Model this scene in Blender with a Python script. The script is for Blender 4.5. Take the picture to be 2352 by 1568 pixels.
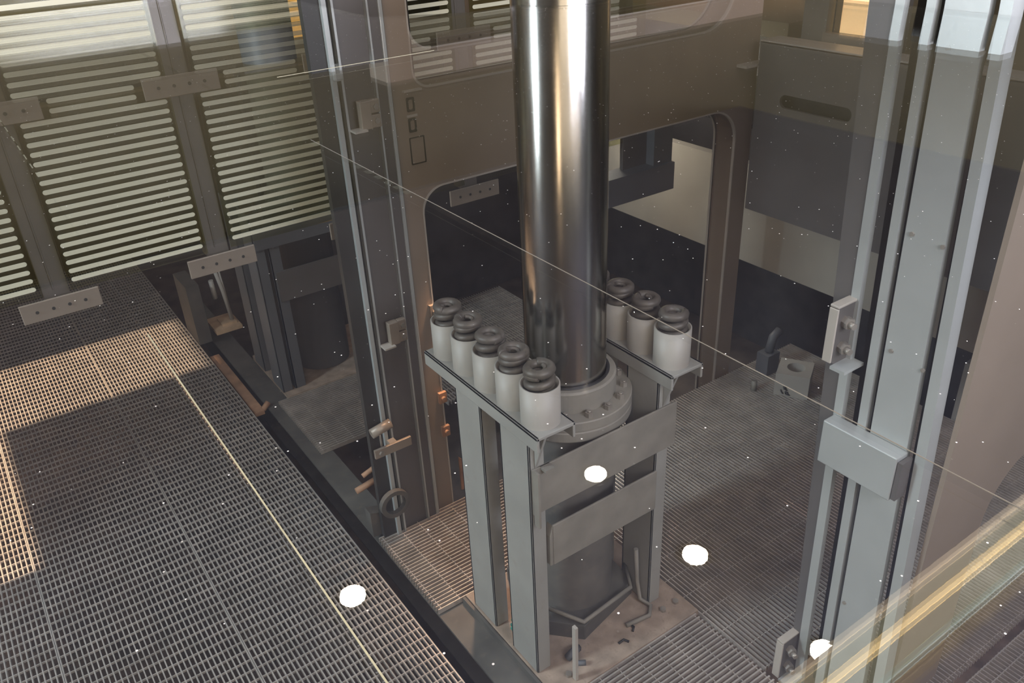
import bpy, math, random
from mathutils import Vector, Matrix
for o in list(bpy.data.objects): bpy.data.objects.remove(o, do_unlink=True)
S = bpy.context.scene
COL = S.collection
PI = math.pi
# ------------------------------------------------------------ camera
cd = bpy.data.cameras.new('camera'); cam = bpy.data.objects.new('camera', cd); COL.objects.link(cam)
S.camera = cam
cd.sensor_width = 36.0; cd.lens = 36.0*1927.15/2352.0
cd.clip_start = 0.01; cd.clip_end = 60
# rows = camera right, up, back axes in world coordinates (X right-far, Y left-far, Z up)
RC = [[0.81843278, -0.57285774, -0.0447415], [0.31454742, 0.38150208, 0.86920428], [-0.48086142, -0.72545859, 0.49242473]]
cam.matrix_world = Matrix.Translation((0, 0, 3.2)) @ Matrix(RC).transposed().to_4x4()
cd.dof.use_dof = False
# ------------------------------------------------------------ world / colour management
W = bpy.data.worlds.new('world'); S.world = W; W.use_nodes = True
bg = W.node_tree.nodes['Background']; bg.inputs[0].default_value = (0.55, 0.62, 0.72, 1); bg.inputs[1].default_value = 0.05
S.view_settings.view_transform = 'Standard'; S.view_settings.look = 'None'
S.view_settings.exposure = 0.12; S.view_settings.gamma = 1.0; S.view_settings.use_curve_mapping = False

def area(name, loc, target, size, energy, color, sizey=None, spread=None):
    l = bpy.data.lights.new(name, 'AREA'); l.energy = energy; l.color = color; l.shape = 'RECTANGLE'
    l.size = size; l.size_y = sizey or size
    if spread: l.spread = spread
    o = bpy.data.objects.new(name, l); COL.objects.link(o); o.location = loc
    o.rotation_euler = (Vector(target)-Vector(loc)).to_track_quat('-Z', 'Y').to_euler()
    return o
def spot(name, loc, target, energy, color, angle, blend=.3, r=.05):
    l = bpy.data.lights.new(name, 'SPOT'); l.energy = energy; l.color = color; l.spot_size = angle; l.spot_blend = blend
    l.shadow_soft_size = r
    o = bpy.data.objects.new(name, l); COL.objects.link(o); o.location = loc
    o.rotation_euler = (Vector(target)-Vector(loc)).to_track_quat('-Z', 'Y').to_euler()
    return o
# cool daylight through a tall narrow window on the left of the hall
area('window_daylight', (-3.7, 3.4, 3.5), (2.0, 2.4, 0.9), .8, 310, (0.78, 0.90, 0.97), 2.6)
# warm hall lighting behind the visitor
area('hall_light', (0.4, -2.9, 3.9), (2.4, 3.2, 1.2), 5.0, 105, (1.0, 0.81, 0.58), 2.2)
area('hall_lamp', (-1.9, -1.2, 4.6), (1.9, 2.4, 1.4), .7, 30, (1.0, 0.72, 0.45), .9)
# added fill thrown up to the ceiling for soft ambience and glass haze
area('ceiling_fill', (2.0, -1.2, 3.4), (3.2, 3.2, 5.2), 2.4, 165, (0.84, 0.86, 1.0), 1.2)
area('far_wall_fill', (2.5, 8.9, 1.5), (2.5, 10.0, 3.6), 5.0, 16, (1.0, 0.86, 0.56), .4)  # added fill, hidden behind the far beam, warms the far wall
spot('walkway_spot', (-3.8, 6.3, 2.6), (0.1, 6.0, 0.0), 5200, (1.0, 0.70, 0.46), math.radians(62), .3, .03)  # warm spot behind the gobo, makes the lit band on the walkway
spot('grating_fill', (1.95, 3.33, 1.8), (1.62, 3.02, 0.0), 90, (1.0, 0.60, 0.36), math.radians(50), .8, .05)  # added spot tucked under the frame beam to warm the grating bars
spot('ledge_fill', (6.0, 4.6, 3.9), (5.6, 4.9, 2.2), 90, (1.0, 0.66, 0.48), math.radians(100), .8, .01)  # added spot that only brightens the ledge
# added fill hidden behind the far frame's beam, brightens the pale band
area('band_fill', (4.05, 5.0, 1.72), (4.6, 3.7, .85), .6, 15, (1.0, 0.90, 0.76), .15)

# ------------------------------------------------------------ materials
def mat(name, col, rough=.55, metal=0.0, nscale=6.0, namt=.12, bump=0.0, bscale=60, dust=None, emit=None, estr=1.0):
    m = bpy.data.materials.new(name); m.use_nodes = True; nt = m.node_tree; n = nt.nodes; l = nt.links
    b = n['Principled BSDF']; b.inputs['Roughness'].default_value = rough; b.inputs['Metallic'].default_value = metal
    tc = n.new('ShaderNodeTexCoord'); no = n.new('ShaderNodeTexNoise'); no.inputs['Scale'].default_value = nscale
    no.inputs['Detail'].default_value = 6
    l.new(tc.outputs['Object'], no.inputs['Vector'])
    r = n.new('ShaderNodeValToRGB')
    r.color_ramp.elements[0].position = .3; r.color_ramp.elements[1].position = .7
    r.color_ramp.elements[0].color = tuple(c*(1-namt) for c in col)+(1,)
    r.color_ramp.elements[1].color = tuple(min(1, c*(1+namt)) for c in col)+(1,)
    l.new(no.outputs['Fac'], r.inputs['Fac'])
    out = r.outputs['Color']
    if dust:
        n2 = n.new('ShaderNodeTexNoise'); n2.inputs['Scale'].default_value = nscale*4; n2.inputs['Detail'].default_value = 8
        l.new(tc.outputs['Object'], n2.inputs['Vector'])
        r2 = n.new('ShaderNodeValToRGB'); r2.color_ramp.elements[0].position = .56; r2.color_ramp.elements[1].position = .9
        l.new(n2.outputs['Fac'], r2.inputs['Fac'])
        mx = n.new('ShaderNodeMix'); mx.data_type = 'RGBA'; mx.inputs['B'].default_value = dust+(1,)
        l.new(r2.outputs['Color'], mx.inputs['Factor']); l.new(out, mx.inputs['A']); out = mx.outputs['Result']
    l.new(out, b.inputs['Base Color'])
    if bump:
        nb = n.new('ShaderNodeTexNoise'); nb.inputs['Scale'].default_value = bscale; l.new(tc.outputs['Object'], nb.inputs['Vector'])
        bp = n.new('ShaderNodeBump'); bp.inputs['Strength'].default_value = bump; bp.inputs['Distance'].default_value = .004
        l.new(nb.outputs['Fac'], bp.inputs['Height']); l.new(bp.outputs['Normal'], b.inputs['Normal'])
    if emit:
        b.inputs['Emission Color'].default_value = emit+(1,); b.inputs['Emission Strength'].default_value = estr
    return m
M = {}
M['tube'] = mat('tube_paint', (.35, .33, .295), .5, 0, 5, .08, .08, dust=(.33, .29, .25))
M['barrel'] = mat('dark_barrel_paint', (.13, .12, .105), .55, 0, 7, .2, .1, dust=(.17, .14, .11))
M['glowhaze'] = mat('rail_haze_glow', (.9, .85, .6), .5, emit=(.95, .88, .62), estr=1.0)  # added glow under the handrail, not a lamp of the place
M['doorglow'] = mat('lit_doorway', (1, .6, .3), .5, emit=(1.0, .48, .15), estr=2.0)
M['paint'] = mat('grey_paint', (.31, .305, .28), .5, 0, 5, .08, .08, dust=(.27, .25, .22))
M['paint2'] = mat('grey_paint_dusty', (.235, .218, .185), .6, 0, 9, .14, .12, dust=(.22, .19, .16))
M['rail'] = mat('pale_rail_paint', (.42, .44, .43), .38, .2, 4, .06, .05)
M['raildark'] = mat('dark_rail_and_shade', (.04, .038, .034), .5, .1, 5, .15, .05)  # dark parts, and shade put into the left column's side plate
M['frame'] = mat('brown_grey_frame', (.285, .23, .18), .5, .05, 3, .06, .06, 220)
M['frameedge'] = mat('frame_edge', (.48, .44, .39), .4, .1, 5, .05)  # pale steel; also paints caught light on the frame's opening edges
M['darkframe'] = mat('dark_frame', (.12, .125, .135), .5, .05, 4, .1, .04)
M['grate'] = mat('galvanised_grating', (.62, .575, .53), .36, .55, 8, .18, .08, dust=(.30, .24, .19))
M['beam'] = mat('blue_grey_beam', (.105, .10, .088), .55, .05, 5, .25, .1, dust=(.16, .13, .10))
M['rust'] = mat('rusty_steel', (.38, .22, .13), .7, .1, 10, .3, .15)
M['dust'] = mat('dusty_plate', (.34, .265, .205), .85, 0, 14, .25, .3, 90, dust=(.20, .155, .12))
M['rubber'] = mat('spring_steel', (.105, .09, .075), .5, .2, 20, .2, .1, dust=(.16, .135, .11))
M['black'] = mat('black_rubber_and_shade', (.018, .017, .017), .5)  # rubber, and painted darkness behind the panel slot
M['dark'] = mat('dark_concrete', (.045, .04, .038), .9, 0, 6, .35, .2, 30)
M['pit'] = mat('pit_concrete', (.10, .075, .058), .95, 0, 5, .4, .3, 30)
M['wall'] = mat('warm_plaster', (.26, .22, .14), .8, 0, 2, .08)
M['wallg'] = mat('grey_plaster', (.34, .33, .31), .85, 0, 2, .1, .05)
M['ceil'] = mat('blue_grey_ceiling', (.31, .31, .39), .8, 0, 1.5, .1)
M['concrete'] = mat('pale_concrete', (.36, .33, .28), .8, 0, 3, .08, .08, 120)
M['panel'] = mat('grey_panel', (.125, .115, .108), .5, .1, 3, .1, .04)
M['bracket'] = mat('bracket_steel', (.31, .26, .21), .45, .25, 8, .08, .05)
M['post'] = mat('post_steel', (.21, .195, .175), .45, .3, 5, .12, .04)
M['frit'] = mat('ceramic_frit', (.88, .87, .68), .55, 0, 4, .04)
M['wood'] = mat('pale_wood', (.55, .40, .26), .7, 0, 12, .2)
M['green'] = mat('green_cloth', (.02, .22, .17), .8, 0, 30, .4)
M['orange'] = mat('orange_wall', (.75, .42, .16), .7, 0, 2, .08)
M['bolt'] = mat('zinc_bolt', (.36, .33, .29), .4, .5, 20, .15)
M['brass'] = mat('brass_rail', (.5, .37, .18), .3, .8, 6, .1)
M['lamp'] = mat('lamp_glow', (1, .9, .75), .5, emit=(1.0, .86, .64), estr=160)
M['glowwarm'] = mat('warm_rail_glow', (1, .8, .5), .5, emit=(1.0, .72, .36), estr=6)  # rail highlights put in as glowing strips, three tones
M['glowdim'] = mat('dim_rail_glow', (1, .85, .7), .5, emit=(1.0, .78, .55), estr=2.6)
M['glowcool'] = mat('cool_rail_glow', (.8, 1, .9), .5, emit=(.80, 1.0, .80), estr=1.3)
M['litwall'] = mat('lit_window', (1, .7, .4), .5, emit=(1.0, .60, .26), estr=1.25)
M['seam'] = mat('seam_sealant', (.55, .52, .36), .35, 0, 8, .1)
M['seamdim'] = mat('dull_sealant', (.22, .20, .17), .5, 0, 8, .1)
M['dust2'] = mat('dusty_tray', (.30, .21, .15), .9, 0, 9, .35, .3, 60)
M['ink'] = mat('marker_ink', (.03, .03, .03), .7)
M['pipe'] = mat('white_pipe', (.5, .48, .44), .5)

def chrome():
    m = bpy.data.materials.new('chromed_rod'); m.use_nodes = True; nt = m.node_tree; n = nt.nodes; l = nt.links
    b = n['Principled BSDF']; b.inputs['Metallic'].default_value = 1; b.inputs['Roughness'].default_value = .16
    b.inputs['Base Color'].default_value = (.40, .385, .36, 1)
    tc = n.new('ShaderNodeTexCoord'); mp = n.new('ShaderNodeMapping'); mp.inputs['Scale'].default_value = (3, 3, .7)
    no = n.new('ShaderNodeTexNoise'); no.inputs['Scale'].default_value = 6; no.inputs['Detail'].default_value = 8
    l.new(tc.outputs['Object'], mp.inputs['Vector']); l.new(mp.outputs['Vector'], no.inputs['Vector'])
    mr = n.new('ShaderNodeMapRange'); mr.inputs['To Min'].default_value = .12; mr.inputs['To Max'].default_value = .26
    l.new(no.outputs['Fac'], mr.inputs['Value']); l.new(mr.outputs['Result'], b.inputs['Roughness'])
    return m
M['chrome'] = chrome()

def glass(name, tint, refl, dust=True, rough=.0):
    m = bpy.data.materials.new(name); m.use_nodes = True; nt = m.node_tree; n = nt.nodes; l = nt.links
    for x in list(n): n.remove(x)
    out = n.new('ShaderNodeOutputMaterial'); tr = n.new('ShaderNodeBsdfTransparent'); tr.inputs[0].default_value = tint+(1,)
    gl = n.new('ShaderNodeBsdfGlossy'); gl.inputs['Roughness'].default_value = rough; gl.inputs['Color'].default_value = (1, 1, 1, 1)
    ge = n.new('ShaderNodeNewGeometry'); dt = n.new('ShaderNodeVectorMath'); dt.operation = 'DOT_PRODUCT'
    l.new(ge.outputs['Incoming'], dt.inputs[0]); l.new(ge.outputs['True Normal'], dt.inputs[1])
    def mth(op, x, y):
        q = n.new('ShaderNodeMath'); q.operation = op
        for k, w in enumerate((x, y)):
            if w is None: continue
            if isinstance(w, (int, float)): q.inputs[k].default_value = w
            else: l.new(w, q.inputs[k])
        return q.outputs[0]
    ab = mth('ABSOLUTE', dt.outputs['Value'], None)
    p5 = mth('POWER', mth('SUBTRACT', 1.0, ab), 5.0)
    mu = n.new('ShaderNodeMath'); mu.operation = 'MULTIPLY'; mu.inputs[1].default_value = refl; mu.use_clamp = True
    l.new(mth('ADD', mth('MULTIPLY', p5, .96), .04), mu.inputs[0])
    mx = n.new('ShaderNodeMixShader'); l.new(mu.outputs[0], mx.inputs[0]); l.new(tr.outputs[0], mx.inputs[1]); l.new(gl.outputs[0], mx.inputs[2])
    last = mx.outputs[0]
    if dust:
        tc = n.new('ShaderNodeTexCoord'); vo = n.new('ShaderNodeTexVoronoi'); vo.inputs['Scale'].default_value = 60
        l.new(tc.outputs['Object'], vo.inputs['Vector'])
        lt = n.new('ShaderNodeMath'); lt.operation = 'LESS_THAN'; lt.inputs[1].default_value = .045
        l.new(vo.outputs['Distance'], lt.inputs[0])
        # only some of the cells carry a fleck
        sp = n.new('ShaderNodeSeparateColor'); l.new(vo.outputs['Color'], sp.inputs[0])
        g2 = n.new('ShaderNodeMath'); g2.operation = 'GREATER_THAN'; g2.inputs[1].default_value = .5; l.new(sp.outputs[0], g2.inputs[0])
        m2 = n.new('ShaderNodeMath'); m2.operation = 'MULTIPLY'; l.new(lt.outputs[0], m2.inputs[0]); l.new(g2.outputs[0], m2.inputs[1])
        df = n.new('ShaderNodeBsdfTranslucent'); df.inputs[0].default_value = (.95, .95, .95, 1)
        d2 = n.new('ShaderNodeBsdfDiffuse'); d2.inputs[0].default_value = (.95, .95, .95, 1)
        ad = n.new('ShaderNodeAddShader'); l.new(df.outputs[0], ad.inputs[0]); l.new(d2.outputs[0], ad.inputs[1])
        mm = n.new('ShaderNodeMixShader'); l.new(m2.outputs[0], mm.inputs[0]); l.new(last, mm.inputs[1]); l.new(ad.outputs[0], mm.inputs[2])
        last = mm.outputs[0]
        # faint wipe marks make the mirror image of the lamps ripple
        nb = n.new('ShaderNodeTexNoise'); nb.inputs['Scale'].default_value = 130; nb.inputs['Detail'].default_value = 3
        l.new(tc.outputs['Object'], nb.inputs['Vector'])
        bp = n.new('ShaderNodeBump'); bp.inputs['Strength'].default_value = .03; bp.inputs['Distance'].default_value = .0001
        l.new(nb.outputs['Fac'], bp.inputs['Height']); l.new(bp.outputs[0], gl.inputs['Normal'])
    l.new(last, out.inputs[0])
    return m
M['cover'] = glass('cover_glass', (.97, .98, .98), 1.0)
M['fritglass'] = glass('screen_glass', (.80, .80, .62), 1.0, False, .22)

# ------------------------------------------------------------ mesh builder
class MB:
    def __init__(s): s.v = []; s.f = []; s.sm = []
    def box(s, x0, x1, y0, y1, z0, z1):
        i = len(s.v)
        s.v += [(x0,y0,z0),(x1,y0,z0),(x1,y1,z0),(x0,y1,z0),(x0,y0,z1),(x1,y0,z1),(x1,y1,z1),(x0,y1,z1)]
        for q in ((0,3,2,1),(4,5,6,7),(0,1,5,4),(1,2,6,5),(2,3,7,6),(3,0,4,7)):
            s.f.append(tuple(i+k for k in q)); s.sm.append(False)
        return s
    def hexa(s, P):
        i = len(s.v); s.v += list(P)
        for q in ((0,3,2,1),(4,5,6,7),(0,1,5,4),(1,2,6,5),(2,3,7,6),(3,0,4,7)):
            s.f.append(tuple(i+k for k in q)); s.sm.append(False)
        return s
    def prism(s, pts, axis, a0, a1):
        """extrude a 2D outline; axis x: (y,z), y: (x,z), z: (x,y)"""
        i = len(s.v); n = len(pts)
        def mk(p, a):
            return {'x': (a, p[0], p[1]), 'y': (p[0], a, p[1]), 'z': (p[0], p[1], a)}[axis]
        s.v += [mk(p, a0) for p in pts]+[mk(p, a1) for p in pts]
        s.f.append(tuple(range(i+n-1, i-1, -1))); s.f.append(tuple(range(i+n, i+2*n))); s.sm += [False, False]
        for k in range(n):
            k2 = (k+1) % n; s.f.append((i+k, i+k2, i+n+k2, i+n+k)); s.sm.append(False)
        return s
    def ring(s, outer, inner, axis, a0, a1):
        """plate with one hole; both outlines have the same number of points"""
        i = len(s.v); n = len(outer)
        def mk(p, a):
            return {'x': (a, p[0], p[1]), 'y': (p[0], a, p[1]), 'z': (p[0], p[1], a)}[axis]
        for P, a in ((outer, a0), (inner, a0), (outer, a1), (inner, a1)): s.v += [mk(p, a) for p in P]
        for k in range(n):
            j = (k+1) % n
            s.f += [(i+k, i+n+k, i+n+j, i+j), (i+2*n+k, i+2*n+j, i+3*n+j, i+3*n+k), (i+k, i+j, i+2*n+j, i+2*n+k), (i+n+k, i+3*n+k, i+3*n+j, i+n+j)]
            s.sm += [False]*4
        return s
    def lathe(s, cx, cy, prof, n=48, smooth=True):
        i = len(s.v); m = len(prof)
        for k in range(n):
            a = 2*PI*k/n
            for r, z in prof: s.v.append((cx+r*math.cos(a), cy+r*math.sin(a), z))
        for k in range(n):
            k2 = (k+1) % n
            for j in range(m-1):
                s.f.append((i+k*m+j, i+k2*m+j, i+k2*m+j+1, i+k*m+j+1)); s.sm.append(smooth)
        return s
    def cyl(s, cx, cy, r, z0, z1, n=32):
        s.lathe(cx, cy, [(r, z0), (r, z1)], n)
        i = len(s.v)
        for z, rev in ((z1, False), (z0, True)):
            j = len(s.v); s.v += [(cx+r*math.cos(2*PI*k/n), cy+r*math.sin(2*PI*k/n), z) for k in range(n)]
            q = tuple(range(j, j+n)); s.f.append(q[::-1] if rev else q); s.sm.append(False)
        return s
    def tube(s, path, r, n=10, caps=True):
        i = len(s.v); P = [Vector(p) for p in path]; up = None
        for k, p in enumerate(P):
            t = (P[min(k+1, len(P)-1)]-P[max(k-1, 0)]).normalized()
            if up is None: up = t.orthogonal().normalized()
            up = (up-t*up.dot(t)).normalized(); w = t.cross(up)
            rr = r[k] if isinstance(r, (list, tuple)) else r
            for a in range(n):
                q = p+up*math.cos(2*PI*a/n)*rr+w*math.sin(2*PI*a/n)*rr; s.v.append(tuple(q))
        for k in range(len(P)-1):
            for a in range(n):
                b = (a+1) % n; s.f.append((i+k*n+a, i+k*n+b, i+(k+1)*n+b, i+(k+1)*n+a)); s.sm.append(True)
        if caps:
            s.f.append(tuple(range(i+n-1, i-1, -1))); s.f.append(tuple(range(i+(len(P)-1)*n, i+len(P)*n))); s.sm += [False, False]
        return s
    def hexbolt(s, c, d, r, h, shank=0.0):
        """hex head at c pointing along unit vector d"""
        d = Vector(d).normalized(); u = d.orthogonal().normalized(); w = d.cross(u); c = Vector(c)
        i = len(s.v)
        for t in (0, h):
            for k in range(6):
                s.v.append(tuple(c+d*t+(u*math.cos(k*PI/3)+w*math.sin(k*PI/3))*r))
        s.f.append(tuple(range(i+5, i-1, -1))); s.f.append(tuple(range(i+6, i+12))); s.sm += [False]*2
        for k in range(6):
            j = (k+1) % 6; s.f.append((i+k, i+j, i+6+j, i+6+k)); s.sm.append(False)
        if shank: s.tube([c+d*h, c+d*(h+shank)], r*.55, 10)
        return s
    def build(s, name, m, parent=None, bevel=0.0, origin=None):
        me = bpy.data.meshes.new(name); o = bpy.data.objects.new(name, me)
        off = Vector((0, 0, 0))
        if parent is None and origin is not None: off = Vector(origin)
        if parent is not None: off = Vector(parent.get('_o', (0, 0, 0)))
        me.from_pydata([tuple(Vector(v)-off) for v in s.v], [], s.f)
        me.polygons.foreach_set('use_smooth', s.sm)
        me.materials.append(M[m] if isinstance(m, str) else m); me.update()
        COL.objects.link(o)
        if parent is None: o.location = off; o['_o'] = tuple(off)
        else: o.parent = parent; o['_o'] = tuple(off)
        if bevel:
            b = o.modifiers.new('bevel', 'BEVEL'); b.width = bevel; b.segments = 2; b.limit_method = 'ANGLE'
        return o
def tag(o, label=None, cat=None, group=None, kind=None):
    if label: o['label'] = label
    if cat: o['category'] = cat
    if group: o['group'] = group
    if kind: o['kind'] = kind
    return o
def thing(name, label, cat, loc=(0, 0, 0), group=None):
    o = bpy.data.objects.new(name, None); COL.objects.link(o); o.location = loc; o['_o'] = tuple(loc)
    o.empty_display_size = .1
    return tag(o, label, cat, group)
def struct(name, mb, m):
    return tag(mb.build(name, m), kind='structure')
def copy_tree(o, parent=None):
    c = o.copy(); COL.objects.link(c)
    if parent: c.parent = parent
    for ch in [x for x in list(bpy.data.objects) if x.parent == o]: copy_tree(ch, c)
    return c
def rrect(x0, x1, z0, z1, radii, n=8):
    """rounded rectangle outline, radii = bl, br, tr, tl"""
    out = []
    for (cx, cz, a0, r) in ((x0+radii[0], z0+radii[0], PI, radii[0]), (x1-radii[1], z0+radii[1], 1.5*PI, radii[1]),
                            (x1-radii[2], z1-radii[2], 0, radii[2]), (x0+radii[3], z1-radii[3], .5*PI, radii[3])):
        for k in range(n+1):
            a = a0+k*.5*PI/n; out.append((cx+r*math.cos(a), cz+r*math.sin(a)))
    return out

# ------------------------------------------------------------ setting
struct('floor', MB().box(-4, 8.5, -3.2, 10, -.62, -.55), 'pit')
struct('trim_1', MB().box(1.46, 4.85, -.9, 3.38, -.24, -.16), 'dust2')
struct('wall_back', MB().box(-4, 8.5, -3.3, -3.2, -.6, 6.2), 'wallg')
struct('wall_left', MB().box(-4.1, -4, -3.3, 10, -.6, 6.2), 'wallg')
struct('wall_far', MB().box(-4, 8.5, 10, 10.1, -.6, 6.2), 'wall')
struct('wall_right', MB().box(8.5, 8.6, -3.3, 10, -.6, 6.2), 'wall')
hole = [(4.8, .65), (6.71, .65), (6.53, 1.5), (6.13, 1.5), (6.06, 1.06), (5.12, 1.06)]
outer = [(4.0, 0), (7.6, 0), (7.6, 2.6), (5.9, 2.6), (5.5, 2.6), (4.0, 2.6)]
struct('side_gobo', MB().ring(outer, hole, 'x', -1.72, -1.70), 'wallg')  # unseen gobo; its cut-out shapes the warm walkway band
struct('ceiling', MB().box(-4, 8.5, -3.3, 7.28, 5.2, 5.3), 'ceil')

# ------------------------------------------------------------ gratings
def grating(name, x0, x1, y0, y1, along, label, m='grate', z=0.0, pitch=.0236, cross=.064, tb=.0058, tc=.0046, group=None, depth=.03, nick=()):
    mb = MB()
    if along == 'y':
        n = max(1, round((x1-x0)/pitch))
        for k in range(n+1):
            x = x0+(x1-x0)*k/n; mb.box(x-tb/2, x+tb/2, nick[1] if nick and x < nick[0] else y0, y1, z-depth, z)
        k = 0; y = y0+.02
        while y < y1: mb.box(nick[0] if nick and y < nick[1] else x0, x1, y-tc/2, y+tc/2, z-.012, z-(.001 if cross < .08 else .008)); y += cross
    else:
        n = max(1, round((y1-y0)/pitch))
        for k in range(n+1):
            y = y0+(y1-y0)*k/n; mb.box(x0, x1, y-tb/2, y+tb/2, z-depth, z)
        x = x0+.02
        while x < x1: mb.box(x-tc/2, x+tc/2, y0, y1, z-.012, z-(.001 if cross < .08 else .008)); x += cross
    # edge bars
    o = mb.build(name, m, origin=((x0+x1)/2, (y0+y1)/2, z-depth))
    return tag(o, label, 'grating', group)
WG = 'walkway grating panels'
grating('walkway_grating', .432, 1.163, 1.2, 8.6, 'y', 'walkway floor grating panel along the open pit edge', group=WG)
grating('walkway_grating', -.318, .424, 1.2, 8.6, 'y', 'middle walkway floor grating panel between two long seams', group=WG)
grating('walkway_grating', -1.068, -.326, 1.6, 8.6, 'y', 'leftmost walkway floor grating panel at the photo edge', group=WG)
grating('pit_grating', 1.288, 2.12, 2.73, 3.375, 'x', 'small pit grating with warm lit bars behind the left legs', cross=.11, tc=.0035)
grating('pit_grating', 1.45, 2.28, .9, 1.945, 'x', 'pit grating with wide bars in front of the buffer stand', cross=.10, tc=.0035, tb=.0075)
grating('pit_grating', 2.30, 4.72, 1.0, 3.36, 'y', 'large pit grating on the right carrying the metal box', cross=.13, tc=.0035, nick=(2.53, 1.53))
grating('pit_grating', 2.2, 5.2, -.6, .96, 'y', 'grating seen through the cut-out of the near steel frame')
grating('pit_grating', 1.36, 2.10, 4.335, 5.06, 'x', 'far pit grating in front of the second stand', cross=.11)
grating('pit_grating', 2.30, 3.6, 4.3, 5.6, 'y', 'dim grating in the dark pit behind the steel frame')

# ------------------------------------------------------------ base beams of the pit
mb = MB(); mb.box(1.285, 1.44, 1.7, 7.2, -.045, -.033); mb.box(1.355, 1.37, 1.7, 7.2, -.22, -.045); mb.box(1.285, 1.44, 1.7, 7.2, -.232, -.22)
mb.box(1.425, 1.44, 1.7, 2.72, -.033, .004)
tag(mb.build('base_beam', 'beam', origin=(1.36, 3.5, -.23)), 'blue-grey steel base beam running under the stands beside the walkway gap', 'beam')
mb = MB(); mb.box(1.165, 1.18, 1.2, 8.4, -.25, -.034); mb.box(1.10, 1.165, 1.2, 8.4, -.25, -.24)
tag(mb.build('walkway_edge_beam', 'darkframe', origin=(1.17, 4, -.25)), 'dark edge beam under the rim of the walkway grating', 'beam')

# ------------------------------------------------------------ buffer stand
def leg(x, y0, y1, t, ztop):
    # channel: broad web facing left, flanges turned right
    mb = MB(); d = .072
    mb.box(x, x+.010, y0, y1, .01, ztop); mb.box(x, x+d, y0, y0+.012, .01, ztop); mb.box(x, x+d, y1-.012, y1, .01, ztop)
    return mb.build('leg', 'paint', t, .003)
def platform(x0, x1, y0, y1, t, tip):
    mb = MB(); z = 1.37
    mb.box(x0, x1, y0, y1, z-.014, z); mb.box(x0, x0+.012, y0, y1, z-.068, z); mb.box(x1-.012, x1, y0, y1, z-.068, z)
    return mb.build('platform', 'paint', t, .003)
def stand(oy, second=False):
    t = thing('buffer_stand', 'far dim grey buffer stand seen below the striped glass screen' if second else
              'grey steel buffer stand around the shiny piston', 'steel stand', (1.87, 2.42+oy, 0))
    zt = 1.356
    for x in (1.454, 2.128):
        leg(x, 2.12+oy, 2.318+oy, t, zt); leg(x, 2.457+oy, 2.652+oy, t, zt)
    platform(1.44, 1.62, 2.04+oy, 2.875+oy, t, 0); platform(2.12, 2.30, 2.04+oy, 2.875+oy, t, 0)
    for x0 in (1.468, 2.145):
        g = MB(); g.prism([(2.045+oy, 1.356), (2.125+oy, 1.356), (2.125+oy, 1.15)], 'x', x0+.01, x0+.022)
        g.build('gusset', 'paint', t, .002)
    b = MB(); b.box(1.462, 2.232, 2.108+oy, 2.118+oy, .945, 1.172); b.build('upper_brace', 'paint2', t, .003)
    b = MB(); b.box(1.545, 2.122, 2.098+oy, 2.108+oy, .64, .855)
    b.prism([(1.53, .64), (1.545, .64), (1.545, .855), (1.53, .80)], 'y', 2.10+oy, 2.14+oy)
    b.build('lower_brace', 'paint2', t, .003)
    b = MB(); b.box(1.49, 2.18, 2.655+oy, 2.665+oy, .95, 1.17); b.build('rear_brace', 'paint2', t, .003)
    b = MB(); b.box(1.445, 2.30, 1.95+oy, 2.72+oy, -.03, .008); bp = b.build('base_plate', 'dust', t, .002)
    for (x, y) in ((1.56, 2.03), (2.245, 2.05), (2.16, 2.05), (1.52, 2.60)):
        b = MB(); b.hexbolt((x, y+oy, .008), (0, 0, 1), .016, .014); b.build('anchor_bolt', 'bolt', bp)
    # small tabs on the front leg corners
    b = MB(); b.box(1.50, 1.545, 2.075+oy, 2.118+oy, 1.16, 1.172); b.box(1.462, 1.472, 2.075+oy, 2.108+oy, .90, 1.172); b.build('corner_tab', 'paint2', t)
    return t
st1 = stand(0)
# second stand: only its lower structure shows, turned wide
def stand2():
    oy = 3.02
    t = thing('buffer_stand', 'far dim grey buffer stand seen below the striped glass screen', 'steel stand', (1.87, 2.42+oy, 0))
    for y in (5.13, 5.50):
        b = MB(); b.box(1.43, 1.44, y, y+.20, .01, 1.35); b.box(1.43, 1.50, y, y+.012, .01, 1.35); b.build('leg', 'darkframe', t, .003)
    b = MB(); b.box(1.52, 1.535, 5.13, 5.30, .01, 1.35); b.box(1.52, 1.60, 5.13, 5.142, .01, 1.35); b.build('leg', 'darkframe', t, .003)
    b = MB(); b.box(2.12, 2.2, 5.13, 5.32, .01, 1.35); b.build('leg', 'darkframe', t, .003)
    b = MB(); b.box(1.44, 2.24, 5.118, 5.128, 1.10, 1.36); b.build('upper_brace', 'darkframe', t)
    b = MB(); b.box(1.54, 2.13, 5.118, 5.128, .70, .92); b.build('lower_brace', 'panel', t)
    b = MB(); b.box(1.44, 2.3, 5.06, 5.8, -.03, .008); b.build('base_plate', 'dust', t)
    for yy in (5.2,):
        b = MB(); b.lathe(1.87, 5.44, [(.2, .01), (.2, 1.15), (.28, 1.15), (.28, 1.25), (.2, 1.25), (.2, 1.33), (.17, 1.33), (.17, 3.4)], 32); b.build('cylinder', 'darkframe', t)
    return t
stand2()

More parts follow.
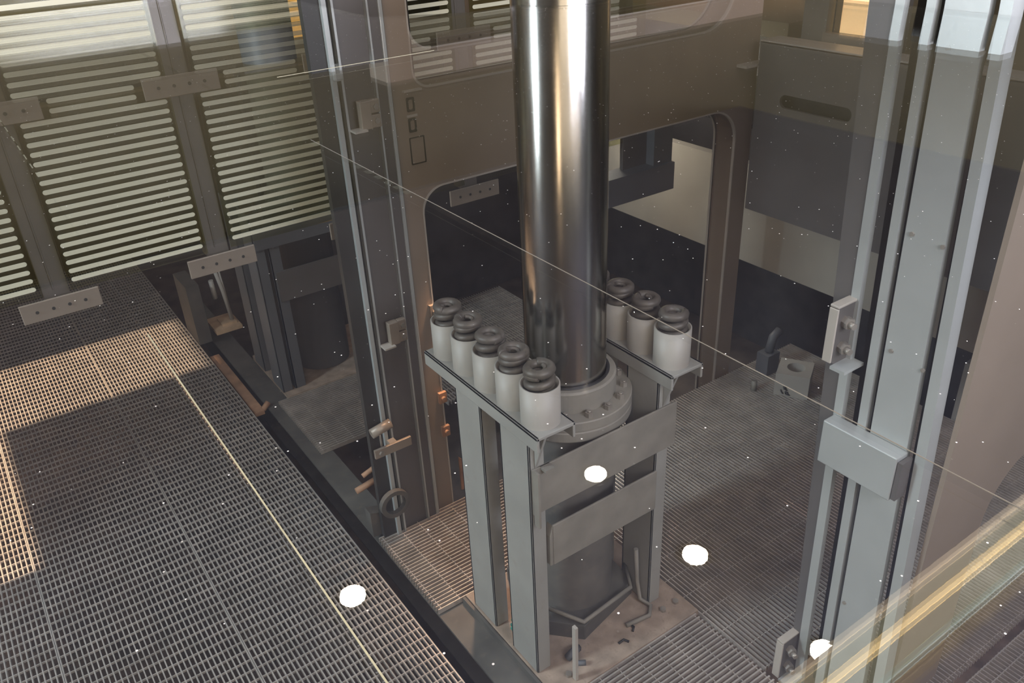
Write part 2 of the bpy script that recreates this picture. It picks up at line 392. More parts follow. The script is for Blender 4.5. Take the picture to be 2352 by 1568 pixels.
# ------------------------------------------------------------ spring buffers
YS = [2.135+.163*i for i in range(5)]
proto = thing('spring_buffer', None, 'spring buffer', (0, 0, 0))
mb = MB(); mb.lathe(0, 0, [(.077, 0), (.077, .165), (.070, .165), (.070, .004), (0, .004)], 40); mb.build('tube', 'tube', proto)
def coil(turns, R, wire, z0, z1, R2=None, n=26, flat=1.0):
    pts = []
    N = int(turns*n)
    for k in range(N+1):
        a = 2*PI*k/n; f = k/N; rr = R if R2 is None else R+(R2-R)*f
        pts.append((rr*math.cos(a), rr*math.sin(a), z0+(z1-z0)*f))
    return pts
mb = MB(); mb.tube(coil(4.6, .045, .017, .03, .215), .0165, 10); 
top = coil(1.15, .044, .018, .222, .228); mb.tube(top, .018, 10)
mb.tube(coil(1.0, .017, .008, .205, .232, .024), .009, 8)
mb.build('coil_spring', 'rubber', proto)
LBL = ['left row, nearest to the viewer, beside the flange', 'left row, second from the near end', 'middle one of the left row', 'left row, second from the far end', 'left row, far end next to the rail column']
LBR = ['right row, nearest, at the near end of its platform', 'right row, second from the near end', 'right row, third, half behind the piston', 'right row, peeking out behind the piston', 'right row, last, behind the piston']
for row, (x, LB) in enumerate(((1.528, LBL), (2.208, LBR))):
    for i, y in enumerate(YS):
        o = proto if (row == 0 and i == 0) else copy_tree(proto)
        o.location = (x, y, 1.37); o.rotation_euler = (0, 0, (.4, 2.4, 4.4, 1.5, 3.1, 5.0, .9, 2.0, 3.7, 1.2)[row*5+i])
        o['label'] = 'coil spring in a grey tube, '+LB[i]; o['category'] = 'spring buffer'
        o['group'] = 'spring buffers on the stand'

# ------------------------------------------------------------ hydraulic jack
CX, CY = 1.875, 2.425
J = thing('hydraulic_cylinder', 'polished steel piston rising from a bolted round flange', 'hydraulic cylinder', (CX, CY, 0))
MB().lathe(CX, CY, [(.172, 1.10), (.172, 4.3)], 96).build('piston', 'chrome', J)
MB().lathe(CX, CY, [(.212, .03), (.212, 1.16)], 64).build('barrel', 'barrel', J)
FL = MB().lathe(CX, CY, [(.2, 1.14), (.282, 1.14), (.284, 1.145), (.284, 1.182), (.280, 1.186), (.280, 1.19), (.284, 1.194), (.284, 1.232), (.280, 1.236), (.2, 1.236)], 72, False).build('flange', 'paint2', J)
MB().lathe(CX, CY, [(.215, 1.236), (.215, 1.325), (.208, 1.333), (.186, 1.333), (.178, 1.32), (.178, 1.25)], 72, False).build('collar', 'paint2', J)
MB().lathe(CX, CY, [(.187, 1.3335), (.187, 1.338), (.176, 1.340), (.1725, 1.33)], 72).build('wiper_seal', 'black', J)
for k in range(16):
    a = 2*PI*(k+.3)/16
    MB().hexbolt((CX+.248*math.cos(a), CY+.248*math.sin(a), 1.236), (0, 0, 1), .017, .022, .006).build('flange_bolt', 'bolt', FL)
# square foot with chamfered cover
mb = MB(); mb.prism([(CX-.30, CY-.10), (CX-.13, CY-.285), (CX+.24, CY-.20), (CX+.28, CY+.2), (CX-.2, CY+.26)], 'z', .008, .10); mb.build('foot', 'beam', J, .004)
mb = MB(); mb.tube([(1.64, 2.31, .15), (1.735, 2.135, .14), (2.05, 2.165, .14), (2.13, 2.3, .14)], .011, 8); mb.build('clamp_bar', 'paint2', J)

# hoses and odds at the stand's foot
mb = MB(); mb.tube([(1.95, 2.08, .02), (2.08, 2.06, .02), (2.125, 2.10, .022), (2.11, 2.16, .03), (2.105, 2.18, .14), (2.10, 2.19, .34)], .011, 8)
tag(mb.build('hose', 'paint2', origin=(2, 2.2, .01)), 'thin grey hose curling on the base plate beside the cylinder foot', 'hose')
mb = MB(); mb.box(1.565, 1.580, 1.985, 2.008, .01, .34)
tag(mb.build('flat_bar', 'frameedge', origin=(1.57, 2, .01)), 'short upright flat bar standing at the near left leg', 'steel bar')
mb = MB(); mb.tube([(1.61, 2.10, .02), (1.64, 2.09, .055), (1.675, 2.11, .03)], .02, 8); mb.tube([(1.62, 2.06, .014), (1.66, 2.03, .02)], .013, 8)
tag(mb.build('pipe_fitting', 'darkframe', origin=(1.64, 2.09, .01)), 'dark pipe fitting on the base plate in front of the cylinder', 'pipe fitting')
mb = MB()
rnd = random.Random(4)
for k in range(7):
    x = 1.50+rnd.uniform(-.012, .012); y = 2.38+rnd.uniform(-.05, .045); z = .02+k*.012
    mb.tube([(x, y, z), (x+rnd.uniform(-.012, .012), y+rnd.uniform(-.03, .03), z+.02), (x+rnd.uniform(-.01, .01), y+rnd.uniform(-.02, .02), z+.045)], .009, 7)
tag(mb.build('cloth_rag', 'green', origin=(1.5, 2.38, .01)), 'crumpled green rag between the two left legs', 'rag')
for i, (x, y, a, L, lb) in enumerate(((1.955, 2.04, .6, .045, 'small dark chip lying on the dusty base plate'), (1.90, 2.005, 2.2, .05, 'curled dark scrap on the base plate near the grating'))):
    mb = MB(); mb.tube([(x, y, .012), (x+L*.5*math.cos(a), y+L*.5*math.sin(a), .018), (x+L*math.cos(a+.5), y+L*math.sin(a+.5), .012)], .006, 6)
    tag(mb.build('debris', 'black', origin=(x, y, .008)), lb, 'debris')

# ------------------------------------------------------------ steel frames with rounded openings
F = thing('steel_frame', 'brown-grey steel lift frame with rounded openings behind the piston', 'steel frame', (2.8, 3.4, 0))
Yf, dep = 3.40, .17
FX0, FX1 = 1.675, 4.10
lower = rrect(1.785, 3.955, -.42, 1.885, (.06, .06, .20, .12))
upper = rrect(1.80, 3.86, 2.355, 3.08, (.085, .24, .1, .1))
def frame_plates(y0, y1, name, m, grow=0.0):
    lo = rrect(1.785-grow, 3.955+grow, -.42, 1.885+grow, (.06, .06, .20, .12)); up = rrect(1.80-grow, 3.86+grow, 2.355-grow, 3.08, (.085, .24, .1, .1))
    n = len(lo)
    def outer(z0, z1, x0=FX0+grow*.0, x1=FX1):
        out = []
        for (a, b) in ((x0, z0), (x1, z0), (x1, z1), (x0, z1)): out += [(a, b)]*9
        return out
    mb = MB(); zm = 2.12
    mb.ring(outer(-.5, zm), lo, 'y', y0, y1); mb.ring(outer(zm, 3.2), up, 'y', y0, y1)
    return mb.build(name, m, F)
frame_plates(Yf, Yf+.014, 'front_plate', 'frame'); frame_plates(Yf+dep-.014, Yf+dep, 'rear_plate', 'frame')
frame_plates(Yf+.014, Yf+dep-.014, 'web', 'frame', .022)
for (y0, y1, nme) in ((Yf-.003, Yf+.014, 'front_edge_glint'), (Yf+dep-.014, Yf+dep+.002, 'rear_edge_glint')):  # paler strips paint the light that the opening edges catch
    for (g0, args) in ((0, (1.785, 3.955, -.42, 1.885, (.06, .06, .20, .12))), (0, (1.80, 3.86, 2.355, 3.08, (.085, .24, .1, .1)))):
        x0, x1, z0, z1, rr = args
        MB().ring(rrect(x0-.006, x1+.006, z0-.006, z1+.006, rr), rrect(x0+.0015, x1-.0015, z0+.0015, z1-.0015, rr), 'y', y0, y1).build(nme, 'frameedge', F)
# clip plates with letter-like square cut marks on the left stile
def clip_marks(z, t):
    for dz in (0, -.093):
        mb = MB(); mb.ring(rrect(1.752, 1.792, z-.032+dz, z+.032+dz, (.006,)*4, 3), rrect(1.761, 1.784, z-.022+dz, z+.022+dz, (.008,)*4, 3), 'y', Yf-.004, Yf)
        mb.build('clip_slot', 'raildark', t)
    MB().box(1.738, 1.83, Yf-.016, Yf, z+.058, z+.066).build('clip_ledge', 'frameedge', t); MB().box(1.748, 1.80, Yf-.006, Yf, z-.055, z-.045).build('clip_ledge', 'frameedge', t)
    mb = MB(); mb.ring(rrect(1.748, 1.826, z-.275, z-.148, (.004,)*4, 3), rrect(1.753, 1.821, z-.27, z-.153, (.004,)*4, 3), 'y', Yf-.003, Yf)
    mb.build('clip_outline', 'raildark', t)
clip_marks(2.29, F)
for z in (1.25, .72, .50):
    mb = MB(); mb.box(1.755, 1.80, Yf-.02, Yf, z-.03, z+.035); mb.tube([(1.777, Yf-.035, z), (1.777, Yf, z)], .014, 8); mb.build('clip', 'rust' if z < 1 else 'bracket', F)
mb = MB(); mb.prism([(1.86, .02), (2.0, .02), (2.0, .10), (1.86, .26)], 'y', Yf+.02, Yf+.03); mb.build('foot_gusset', 'rust', F)

# left guide column
G = thing('guide_rail', 'tall grey guide rail column in front of the left stile of the frame', 'guide rail', (1.5, 3.37, 0))
def slab(t, name, m, x0, x1, y0, y1, z0=0.0, z1=3.1, bev=.0):
    return MB().box(x0, x1, y0, y1, z0, z1).build(name, m, t, bev)
slab(G, 'side_plate', 'raildark', 1.318, 1.392, 3.36, 3.395, .0)  # dark colour stands in for shade on the column's side
slab(G, 'rail_flange', 'rail', 1.392, 1.412, 3.338, 3.36, -.3)
slab(G, 'rail_groove', 'raildark', 1.412, 1.432, 3.37, 3.39, -.3)
slab(G, 'rail_flange', 'rail', 1.432, 1.442, 3.338, 3.37, -.3)
slab(G, 'web_plate', 'panel', 1.442, 1.592, 3.372, 3.39, -.3)
slab(G, 'rail_nose', 'rail', 1.588, 1.596, 3.345, 3.372, -.3)
slab(G, 'web_plate', 'panel', 1.596, 1.645, 3.36, 3.378, -.3)
slab(G, 'rail_flange', 'rail', 1.645, 1.664, 3.35, 3.372, -.3, bev=.004)
slab(G, 'rail_groove', 'raildark', 1.664, 1.676, 3.375, 3.395, -.3)
mb = MB(); mb.box(1.395, 1.44, 3.32, 3.345, 2.46, 2.53); mb.build('rail_joint', 'rail', G, .01)
def clip(z, lb):
    t = thing('rail_clip', lb, 'rail clip', (1.53, 3.30, z))
    mb = MB(); mb.box(1.485, 1.535, 3.305, 3.345, z-.06, z+.06); mb.build('cheek', 'bracket', t, .003)
    mb = MB(); mb.box(1.535, 1.580, 3.312, 3.342, z+.003, z+.06); mb.box(1.535, 1.580, 3.312, 3.342, z-.06, z-.003); mb.build('jaw', 'bracket', t, .004)
    mb = MB(); mb.box(1.44, 1.50, 3.285, 3.345, z-.062, z-.054); mb.build('ledge', 'frameedge', t)
    for dz in (.03, -.03):
        mb = MB(); mb.hexbolt((1.560, 3.312, z+dz), (0, -1, 0), .013, .008); mb.build('bolt', 'bolt', t)
clip(2.305, 'upper grey rail clip on the left guide column'); clip(1.245, 'lower grey rail clip on the left guide column')
# roller guide, bar and sheave at the column foot
t = thing('safety_bar', 'horizontal tan flat bar low across the left guide column', 'steel bar', (1.4, 3.29, .62))
MB().box(1.30, 1.51, 3.27, 3.285, .60, .652).box(1.40, 1.44, 3.285, 3.338, .61, .64).build('bar', 'bracket', t, .002)
MB().hexbolt((1.335, 3.27, .625), (0, -1, 0), .014, .012).build('bolt', 'bolt', t)
MB().tube([(1.345, 3.28, .66), (1.345, 3.28, .74)], .006, 8).build('pin', 'bolt', t)
mb = MB(); mb.tube([(1.30, 3.28, .755), (1.41, 3.28, .775)], .026, 14)
tag(mb.build('guide_roller', 'bracket', origin=(1.35, 3.28, .76)), 'small pale roller above the tan bar at the column foot', 'roller')
mb = MB()
mb.ring([(1.385+.085*math.cos(a*PI/12), .24+.085*math.sin(a*PI/12)) for a in range(24)], [(1.385+.06*math.cos(a*PI/12), .24+.06*math.sin(a*PI/12)) for a in range(24)], 'y', 3.30, 3.33)
tag(mb.build('rope_sheave', 'beam', origin=(1.385, 3.31, .155)), 'blue-grey pulley ring at the foot of the left guide column', 'pulley')
mb = MB(); mb.tube([(1.30, 3.5, .35), (1.45, 3.5, .40), (1.47, 3.48, .5), (1.43, 3.48, .56)], .014, 8); mb.tube([(1.25, 3.5, .27), (1.42, 3.5, .30)], .018, 8); mb.tube([(1.40, 3.5, .30), (1.40, 3.5, -.033)], .014, 8)
tag(mb.build('rusty_linkage', 'rust', origin=(1.4, 3.5, .25)), 'rust-coloured linkage behind the foot of the left guide column', 'linkage')
mb = MB(); mb.prism([(1.27, .0), (1.48, -.02), (1.46, .07), (1.40, .12), (1.27, .17)], 'y', 3.40, 3.47); mb.box(1.37, 1.5, 3.38, 3.42, -.25, .10)
tag(mb.build('foot_bracket', 'beam', origin=(1.37, 3.43, -.02)), 'blue-grey foot bracket under the left guide column', 'bracket')

# hanging cables seen through the upper opening
for x, lb in ((1.90, 'left of two thin black cables hanging in the upper opening'), (1.965, 'right of two thin black cables hanging in the upper opening')):
    mb = MB(); mb.tube([(x, 3.72, 1.9), (x, 3.72, 3.2)], .0125, 10)
    tag(mb.build('black_cable', 'black', origin=(x, 3.72, 1.9)), lb, 'cable', 'black hanging cables')

# ------------------------------------------------------------ striped glass screen
YP = 3.90
pcs = [.205-.725*2, .205-.725, .205, .93, 1.655, 2.38, 3.105]
ZB, ZM, ZT = 1.60, 2.44, 3.285
def nm(i): return ['far outer left', 'outer left', 'first from left in view', 'second', 'third, half behind the guide rail', 'fourth, behind the frame opening', 'fifth, behind the piston'][i]
for i, c in enumerate(pcs[1:-1]):
    t = thing('screen_post', {0: 'grey steel post of the striped screen just beyond the left photo edge', 1: 'left grey steel post of the striped glass screen', 2: 'grey steel post between the two wide striped panels',
              3: 'grey screen post hidden behind the left guide column', 4: 'grey screen post seen through the upper frame opening'}[i], 'post', (c, YP, ZB), 'posts of the striped glass screen')
    MB().box(c-.054, c+.054, YP+.05, YP+.13, ZB+.02, 3.0).box(c-.012, c-.004, YP+.044, YP+.05, ZB+.06, 3.0).build('post', 'post', t, .004)
    for z in (ZB, ZM):
        cp = MB().box(c-.163, c+.163, YP-.012, YP+.0, z-.045, z+.045).build('clamp_plate', 'bracket', t, .003)
        for k in range(4):
            x = c-.10+.066*k
            mb = MB(); mb.tube([(x, YP-.015, z), (x, YP-.011, z)], .0075, 10); mb.build('screw', 'raildark', cp)
for i in range(len(pcs)-1):
    a, b = pcs[i]+.004, pcs[i+1]-.004
    lb = {0: 'striped glass pane at the outer left of the screen', 1: 'striped glass pane at the left photo edge', 2: 'wide striped glass pane between the two left posts', 3: 'striped glass pane running behind the left guide column',
          4: 'striped glass pane seen in the upper frame opening left of its post', 5: 'striped glass pane ending right of the shiny piston'}[i]
    for lev, (z0, z1) in enumerate(((1.655, 2.435), (2.445, 2.98))):
        if i == 0 and lev == 0: pass
        t = thing('striped_glass_panel', ('lower ' if lev == 0 else 'upper ')+lb, 'glass pane', ((a+b)/2, YP, z0), 'striped panes of the glass screen')
        xb = b if i < 5 else 3.66
        MB().box(a+.052, xb-(.052 if i < 5 else 0), YP+.004, YP+.016, z0, z1).build('glass', 'fritglass', t)
        mb = MB(); z = 1.700; P = .0399; h = .0098
        while z < z1-.012:
            if z > z0+.012:
                x0, x1 = a+.066, xb-.07
                for zc in (ZB, ZM, ZT):
                    if abs(z-zc) < .048: x0, x1 = a+.185, (xb-.19 if i < 5 else xb-.07)
                if i == 5 and z > 2.40: x1 = min(x1, 3.45)
                pts = [(x0+h-h*math.sin(q*PI/6), z-h*math.cos(q*PI/6)) for q in range(7)][::1]
                right = [(x1-h+h*math.sin(q*PI/6), z+h*math.cos(q*PI/6)) for q in range(7)]
                mb.prism(pts+right, 'y', YP+.0015, YP+.0038)
            z += P
        mb.build('frit_stripes', 'frit', t)
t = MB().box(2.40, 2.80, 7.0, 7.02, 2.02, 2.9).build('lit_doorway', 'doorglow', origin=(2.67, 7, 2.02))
tag(t, 'glowing orange doorway panel seen through the striped glass beside the guide column', 'doorway')
# lower rail and dark things beyond the screen
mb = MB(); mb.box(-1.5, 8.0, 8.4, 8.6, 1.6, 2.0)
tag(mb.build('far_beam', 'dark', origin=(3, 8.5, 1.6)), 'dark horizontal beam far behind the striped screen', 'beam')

# ------------------------------------------------------------ right side: band beam, slotted panel, doorway
mb = MB(); mb.box(4.55, 4.62, 1.6, 6.2, .60, 1.32)
tag(mb.build('concrete_band', 'concrete', origin=(4.58, 4, .6)), 'pale wide horizontal band beam along the right side of the pit', 'beam')
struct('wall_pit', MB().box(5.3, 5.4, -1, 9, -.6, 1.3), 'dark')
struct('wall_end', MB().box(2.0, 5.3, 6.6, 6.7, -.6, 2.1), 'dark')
P2 = thing('slotted_panel', 'grey steel panel with a long rounded slot at the upper right', 'panel', (4.0, 3.0, 1.26))
slot = rrect(2.66, 3.135, 1.925, 2.0, (.037,)*4)
def rect36(x0, x1, z0, z1):
    out = []
    for (a, b) in ((x0, z0), (x1, z0), (x1, z1), (x0, z1)): out += [(a, b)]*9
    return out
mb = MB(); mb.ring(rect36(1.7, 3.31, 1.265, 2.27), slot, 'x', 4.0, 4.02); mb.build('face', 'panel', P2)
MB().box(4.0, 4.16, 1.7, 3.31, 2.262, 2.278).build('top_ledge', 'frameedge', P2)
MB().box(4.12, 4.14, 1.7, 3.31, 1.265, 2.262).build('rear_plate', 'black', P2)  # black colour stands for the darkness inside the slot
# glazed lit opening above
D = thing('lit_window', 'tall window glowing warm orange above the slotted panel', 'window', (4.4, 3.0, 2.2))
MB().box(4.46, 4.47, 2.86, 3.16, 2.275, 3.02).build('pane', 'litwall', D)
MB().box(4.38, 4.46, 3.165, 3.33, 2.19, 3.02).build('mullion', 'post', D)
MB().box(4.38, 4.46, 2.70, 2.862, 2.19, 3.02).build('mullion', 'post', D)
MB().box(4.40, 4.455, 3.125, 3.135, 2.275, 3.02).build('glazing_bar', 'raildark', D)
MB().box(4.36, 4.40, 2.70, 3.17, 2.20, 2.285).build('sill_plate', 'bracket', D)
# small ledge left of the panel and things in the hall beyond
mb = MB(); mb.box(3.915, 4.10, 3.325, 3.399, 2.125, 2.14)
tag(mb.build('wall_shelf', 'frameedge', origin=(4.0, 3.36, 2.125)), 'pale little ledge sticking out of the right frame stile', 'shelf')
mb = MB(); mb.box(4.6, 7.6, 3.6, 6.4, 2.16, 2.26)
tag(mb.build('concrete_ledge', 'wall', origin=(6, 5, 2.16)), 'warm lit ledge beyond the frame at the upper right', 'ledge')
mb = MB(); mb.box(4.8, 5.3, 3.5, 5.2, 1.85, 2.16)
tag(mb.build('dark_cabinet', 'darkframe', origin=(5, 4.3, 1.85)), 'dark cabinet below the warm ledge', 'cabinet')
mb = MB(); mb.box(6.2, 6.42, 4.6, 4.85, 2.26, 3.0)
tag(mb.build('hall_pillar', 'wallg', origin=(6.3, 4.7, 2.26)), 'grey pillar standing on the warm ledge', 'pillar')
t = thing('step_block', 'small block with pale top seen through the upper right opening', 'block', (3.82, 3.92, 2.02))
MB().box(3.72, 3.93, 3.82, 4.02, 2.02, 2.19).build('body', 'darkframe', t)
MB().box(3.70, 3.95, 3.80, 4.04, 2.19, 2.212).build('top', 'frameedge', t)
mb = MB(); mb.box(4.0, 7.6, 6.42, 6.56, 1.6, 2.9)
tag(mb.build('hall_parapet', 'frame', origin=(5.8, 6, 2.15)), 'brown parapet far behind the upper frame opening', 'parapet')
mb = MB(); mb.box(3.72, 3.78, 4.15, 4.22, 1.6, 2.9)
tag(mb.build('thin_column', 'post', origin=(3.75, 4.1, 2.0)), 'thin column right of the last striped pane', 'column')

# dark hanging bracket under the beam at right of the piston
t = thing('hanging_bracket', 'dark steel bracket hanging below the frame beam right of the piston', 'bracket', (3.6, 4.0, 1.3))
MB().box(3.30, 3.86, 3.80, 3.95, 1.30, 1.48).build('arm', 'darkframe', t)
MB().box(3.70, 3.86, 3.83, 3.96, 1.48, 2.02).build('hanger', 'darkframe', t)
MB().box(3.50, 3.71, 3.90, 3.93, 1.48, 1.72).build('plate', 'panel', t)

# metal box on the right grating
B = thing('metal_box', 'small pale metal box with a round hole on top, standing on the right grating', 'box', (4.22, 2.95, 0))
bx = Vector((.11, -.19, 0)); by = Vector((.19, .11, 0)); p0 = Vector((4.085, 2.985, 0))
def bw(u, v, z): return tuple(p0+bx*u+by*v+Vector((0, 0, z)))
n = 36
mb = MB(); i0 = 0; hz = .17
sq = []; 
for k in range(36):
    e = k//9; f = (k % 9)/9
    u, v = ((f, 0), (1, f), (1-f, 1), (0, 1-f))[e]; sq.append((u, v))
hl = []
for k in range(36):
    a = math.atan2(sq[k][1]-.5, sq[k][0]-.5); hl.append((.52+.27*math.cos(a), .53+.27*math.sin(a)))
mb.v = [bw(u, v, 0.001) for u, v in sq]+[bw(u, v, hz) for u, v in sq]+[bw(u, v, hz) for u, v in hl]+[bw(u, v, hz-.09) for u, v in hl]
for k in range(36):
    j = (k+1) % 36; mb.f += [(k, j, 36+j, 36+k), (36+k, 36+j, 72+j, 72+k), (72+k, 72+j, 108+j, 108+k)]; mb.sm += [False]*3
mb.f.append(tuple(range(108, 144))); mb.sm.append(False)
BB = mb.build('body', 'tube', B)
ink = MB()
def stroke(u0, z0, u1, z1, w=.010):
    a = Vector(bw(u0, -.004/.22, z0)); b = Vector(bw(u1, -.004/.22, z1)); ink.tube([a, b], w*.5, 5)
for q in ((.26, .075, .36, .068), (.33, .082, .30, .060), (.28, .062, .40, .052), (.20, .050, .24, .030), (.24, .032, .28, .022), (.34, .040, .42, .036), (.34, .040, .36, .022), (.36, .022, .48, .018), (.42, .036, .41, .020)): stroke(*q)
ink.build('ink_mark', 'ink', BB)
mb = MB(); mb.tube([(4.02, 3.10, .0), (4.03, 3.11, .07)], .02, 8); 
tag(mb.build('bolt_stub', 'paint2', origin=(4.02, 3.1, 0)), 'stubby bolt standing just left of the metal box', 'bolt')
mb = MB(); mb.box(4.22, 4.34, 3.16, 3.26, 0, .16); mb.tube([(4.28, 3.21, .16), (4.31, 3.21, .27), (4.37, 3.21, .30)], .03, 10)
tag(mb.build('dark_valve', 'darkframe', origin=(4.28, 3.21, 0)), 'dim dark valve standing behind the metal box', 'valve')

# ------------------------------------------------------------ right guide column (near)
R = thing('guide_rail', 'wide pale blue-grey guide column at the right, near the viewer', 'guide rail', (2.43, 1.3, 0))
def vslab(t, name, m, x0, x1, a, b, a2, b2):
    """vertical slab; y range [a,b] at z=.7 leaning to [a2,b2] at z=2.45"""
    za, zb = -.1, 2.90
    def at(p, q, z): return p+(q-p)*(z-.7)/1.75
    lo, hi = (at(min(a, b), min(a2, b2), za), at(max(a, b), max(a2, b2), za)), (at(min(a, b), min(a2, b2), zb), at(max(a, b), max(a2, b2), zb))
    mb = MB(); mb.hexa([(x0, lo[0], za), (x1, lo[0], za), (x1, lo[1], za), (x0, lo[1], za), (x0, hi[0], zb), (x1, hi[0], zb), (x1, hi[1], zb), (x0, hi[1], zb)])
    return mb.build(name, m, t)
vslab(R, 'back_plate', 'panel', 2.405, 2.42, 1.465, 1.515, 1.50, 1.585)
vslab(R, 'rail_flange', 'rail', 2.400, 2.425, 1.430, 1.467, 1.472, 1.503)
vslab(R, 'recess', 'raildark', 2.50, 2.51, 1.34, 1.44, 1.38, 1.49)
vslab(R, 'rail_flange', 'rail', 2.400, 2.50, 1.328, 1.363, 1.376, 1.405)
vslab(R, 'groove', 'black', 2.43, 2.50, 1.300, 1.33, 1.35, 1.378)
vslab(R, 'web_plate', 'rail', 2.402, 2.43, 1.160, 1.31, 1.222, 1.352)
vslab(R, 'groove', 'raildark', 2.46, 2.47, 1.11, 1.165, 1.18, 1.225)
vslab(R, 'rail_flange', 'rail', 2.400, 2.46, 1.083, 1.121, 1.158, 1.193)
for (y, z) in ((1.325, 2.70), (1.225, 2.70), (1.32, 2.14), (1.215, 2.13), (1.31, 1.72), (1.19, 1.70), (1.29, 1.24), (1.29, .55)):
    mb = MB(); mb.hexbolt((2.402, y, z), (-1, 0, 0), .008, .006); mb.build('bolt', 'bolt', R)
def splice(z0, lb):
    t = thing('splice_plate', lb, 'bracket', (2.35, 1.45, z0))
    y = 1.47
    pts = [(2.305, z0+.02), (2.33, z0), (2.42, z0), (2.42, z0+.235), (2.32, z0+.235), (2.305, z0+.215)]
    pl = MB().prism(pts, 'y', y, y+.012).build('plate', 'panel', t)
    # light rim
    MB().box(2.300, 2.308, y-.005, y+.03, z0+.015, z0+.225).box(2.302, 2.42, y-.005, y+.03, z0+.228, z0+.237).build('rim', 'frameedge', t, .002)
    MB().box(2.31, 2.42, y-.06, y, z0-.012, z0).build('lip', 'rail', t)
    for dz in (.165, .065):
        mb = MB(); mb.hexbolt((2.355, y, z0+dz), (-.3, -1, 0), .022, .03, .022); mb.build('bolt', 'bolt', pl)
splice(1.62, 'upper bolted splice plate on the right guide column'); splice(-.02, 'lower bolted splice plate on the right guide column, at the photo bottom')
K = thing('rail_block', 'pale rectangular steel block mounted across the right guide column', 'bracket', (2.36, 1.36, 1.2))
MB().box(2.335, 2.40, 1.175, 1.475, 1.19, 1.375).build('block', 'rail', K, .004)
MB().box(2.34, 2.40, 1.155, 1.172, 1.20, 1.36).build('end_plate', 'panel', K)

# near steel frame at far right
N = thing('steel_frame', 'near brown-grey steel frame with rounded opening at the right photo edge', 'steel frame', (3.2, 1.1, 0))
op = rrect(2.86, 4.6, -.30, 1.13, (.03, .1, .1, .26))
mb = MB(); mb.ring(rect36(2.463, 5.0, -.5, 2.90), op, 'y', 1.06, 1.078); mb.build('plate', 'frame', N)
mb = MB(); mb.box(4.73, 4.80, .2, 2.1, -.1, .42)
tag(mb.build('side_beam', 'rail', origin=(4.76, 1, 0)), 'pale blue beam glimpsed through the opening of the near frame', 'beam')

# ------------------------------------------------------------ far left clutter
t = thing('equipment_recess', 'small bright recess with pipes beyond the walkway edge under the screen', 'recess', (1.5, 6.4, 0))
MB().box(1.31, 1.52, 6.22, 6.50, .05, .08).build('board', 'wood', t)
MB().box(1.38, 1.50, 6.28, 6.42, .08, .10).build('block', 'wood', t)
MB().tube([(1.43, 6.32, .54), (1.455, 6.32, .36), (1.475, 6.32, .10)], .016, 8).build('pipe', 'pipe', t)
MB().tube([(1.39, 6.36, .46), (1.395, 6.36, .30)], .02, 8).build('valve', 'pipe', t)
MB().tube([(1.475, 6.40, .54), (1.50, 6.40, .10)], .007, 8).build('pipe', 'pipe', t)
mb = MB(); mb.box(1.18, 1.25, 5.05, 6.05, -.05, -.02); mb.tube([(1.25, 5.08, -.03), (1.30, 5.10, -.0)], .02, 8)
tag(mb.build('angle_strip', 'rust', origin=(1.2, 5.5, -.05)), 'warm tan steel strip along the far edge of the walkway', 'steel strip')
mb = MB(); mb.box(1.17, 1.27, 6.25, 6.6, 0.0, .50)
tag(mb.build('far_pedestal', 'beam', origin=(1.34, 6.2, 0)), 'blue-grey block beyond the walkway edge under the screen', 'pedestal')

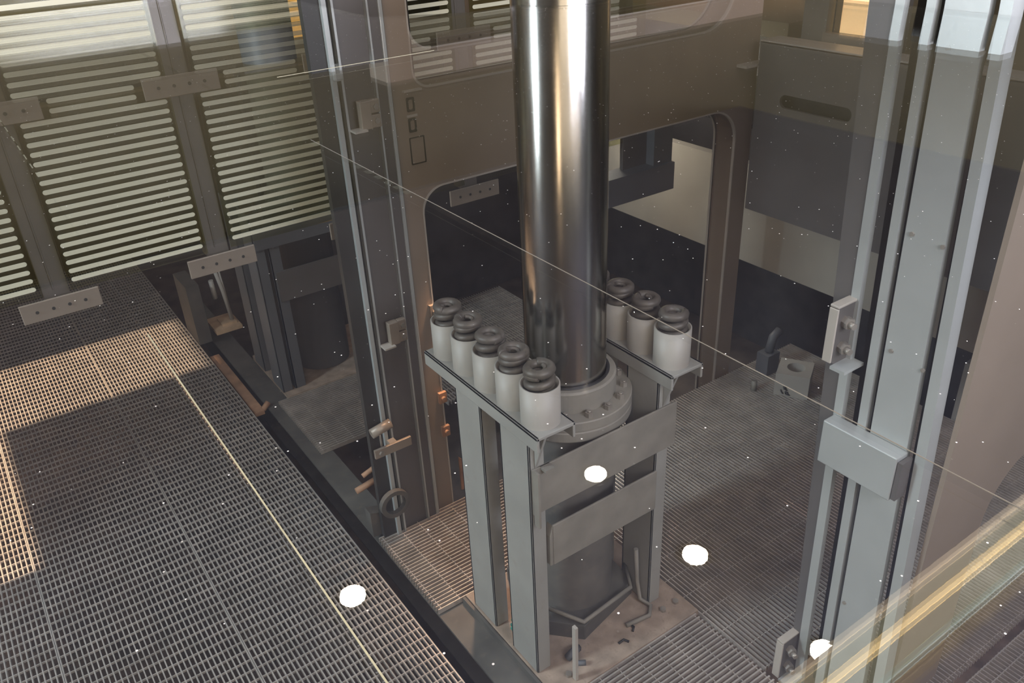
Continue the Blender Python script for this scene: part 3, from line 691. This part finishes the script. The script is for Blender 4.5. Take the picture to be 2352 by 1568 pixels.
# ------------------------------------------------------------ cover glass, seams, handrail
ZG = 2.80
for (x0, x1, y0, y1, lb) in ((-1.6, .1101, -.05, 3.8, 'left horizontal cover glass sheet over the walkway'), (.1101, .5280, -.05, 3.8, 'middle horizontal cover glass sheet between two seams'),
                             ):
    t = MB().box(x0, x1, y0, y1, ZG-.008, ZG).build('glass_sheet', 'cover', origin=((x0+x1)/2, (y0+y1)/2, ZG))
    tag(t, lb, 'glass sheet', 'cover glass sheets')
o = MB().prism([(.528, -.05), (2.395, -.05), (2.395, 2.425), (2.065, 2.425)]+[(1.875+.18*math.cos(-q*PI/16), 2.425+.18*math.sin(-q*PI/16)) for q in range(17)]+[(1.5, 2.425), (1.25, 2.6), (1.25, 3.8), (.528, 3.8)], 'z', ZG-.008, ZG).build('glass_sheet', 'cover', origin=(1.4, 1, ZG))
tag(o, 'right horizontal cover glass sheet over the pit', 'glass sheet', 'cover glass sheets')
for nme, b, lb in (('glass_seam', (.1095, .1107, -.05, .84), 'thin pale seam line running over the walkway'), ('glass_seam', (.5276, .5284, -.05, 1.4), 'thin pale seam line running past the piston foot to the right'),
                   ('glass_seam', (.68, 1.10, 1.9485, 1.9515), 'thin bright yellowish glass edge at the upper left')):
    tag(MB().box(*b, ZG, ZG+.0005).build(nme, 'seam' if 'past' not in lb else 'seamdim', origin=(b[0], b[2], ZG)), lb, 'seam')
H = thing('handrail', 'brass handrail with added glow strips for its highlights, mirrored as blurred bands at the lower right', 'handrail', (1.0, .43, 3.45))
MB().box(-.4, 2.2, .375, .48, 3.452, 3.50).build('rail', 'brass', H, .006)
MB().box(-.4, 2.2, .391, .424, 3.449, 3.452).box(-.4, 2.2, .438, .462, 3.449, 3.452).build('haze_strip', 'glowhaze', H)  # soft glow added for the haze between the mirrored bands
MB().box(-.4, 2.2, .463, .475, 3.448, 3.452).build('highlight_strip', 'glowdim', H)  # glowing strips stand in for highlights along the rail
MB().box(-.4, 2.2, .425, .437, 3.448, 3.452).build('highlight_strip', 'glowwarm', H)
MB().box(-.4, 2.2, .382, .390, 3.448, 3.452).build('highlight_strip', 'glowcool', H)

# ------------------------------------------------------------ ceiling lights
k = 7.0
LP = [(.323*k, .383*k), (.320*k, .278*k), (.322*k, .178*k), (.123*k, .384*k)]
LL = ['round ceiling downlight mirrored on the brace of the stand', 'round ceiling downlight mirrored on the right grating', 'round ceiling downlight mirrored at the lower splice plate', 'round ceiling downlight mirrored on the walkway grating']
for (x, y), lb in zip(LP, LL):
    t = thing('ceiling_light', lb, 'ceiling light', (x, y, 5.2), 'ceiling downlights')
    MB().cyl(x, y, .058, 5.188, 5.199, 32).build('lamp', 'lamp', t)
    MB().lathe(x, y, [(.058, 5.186), (.075, 5.186), (.078, 5.2)], 32).build('trim_ring', 'bolt', t)
for o in bpy.data.objects:
    if '_o' in o: del o['_o']
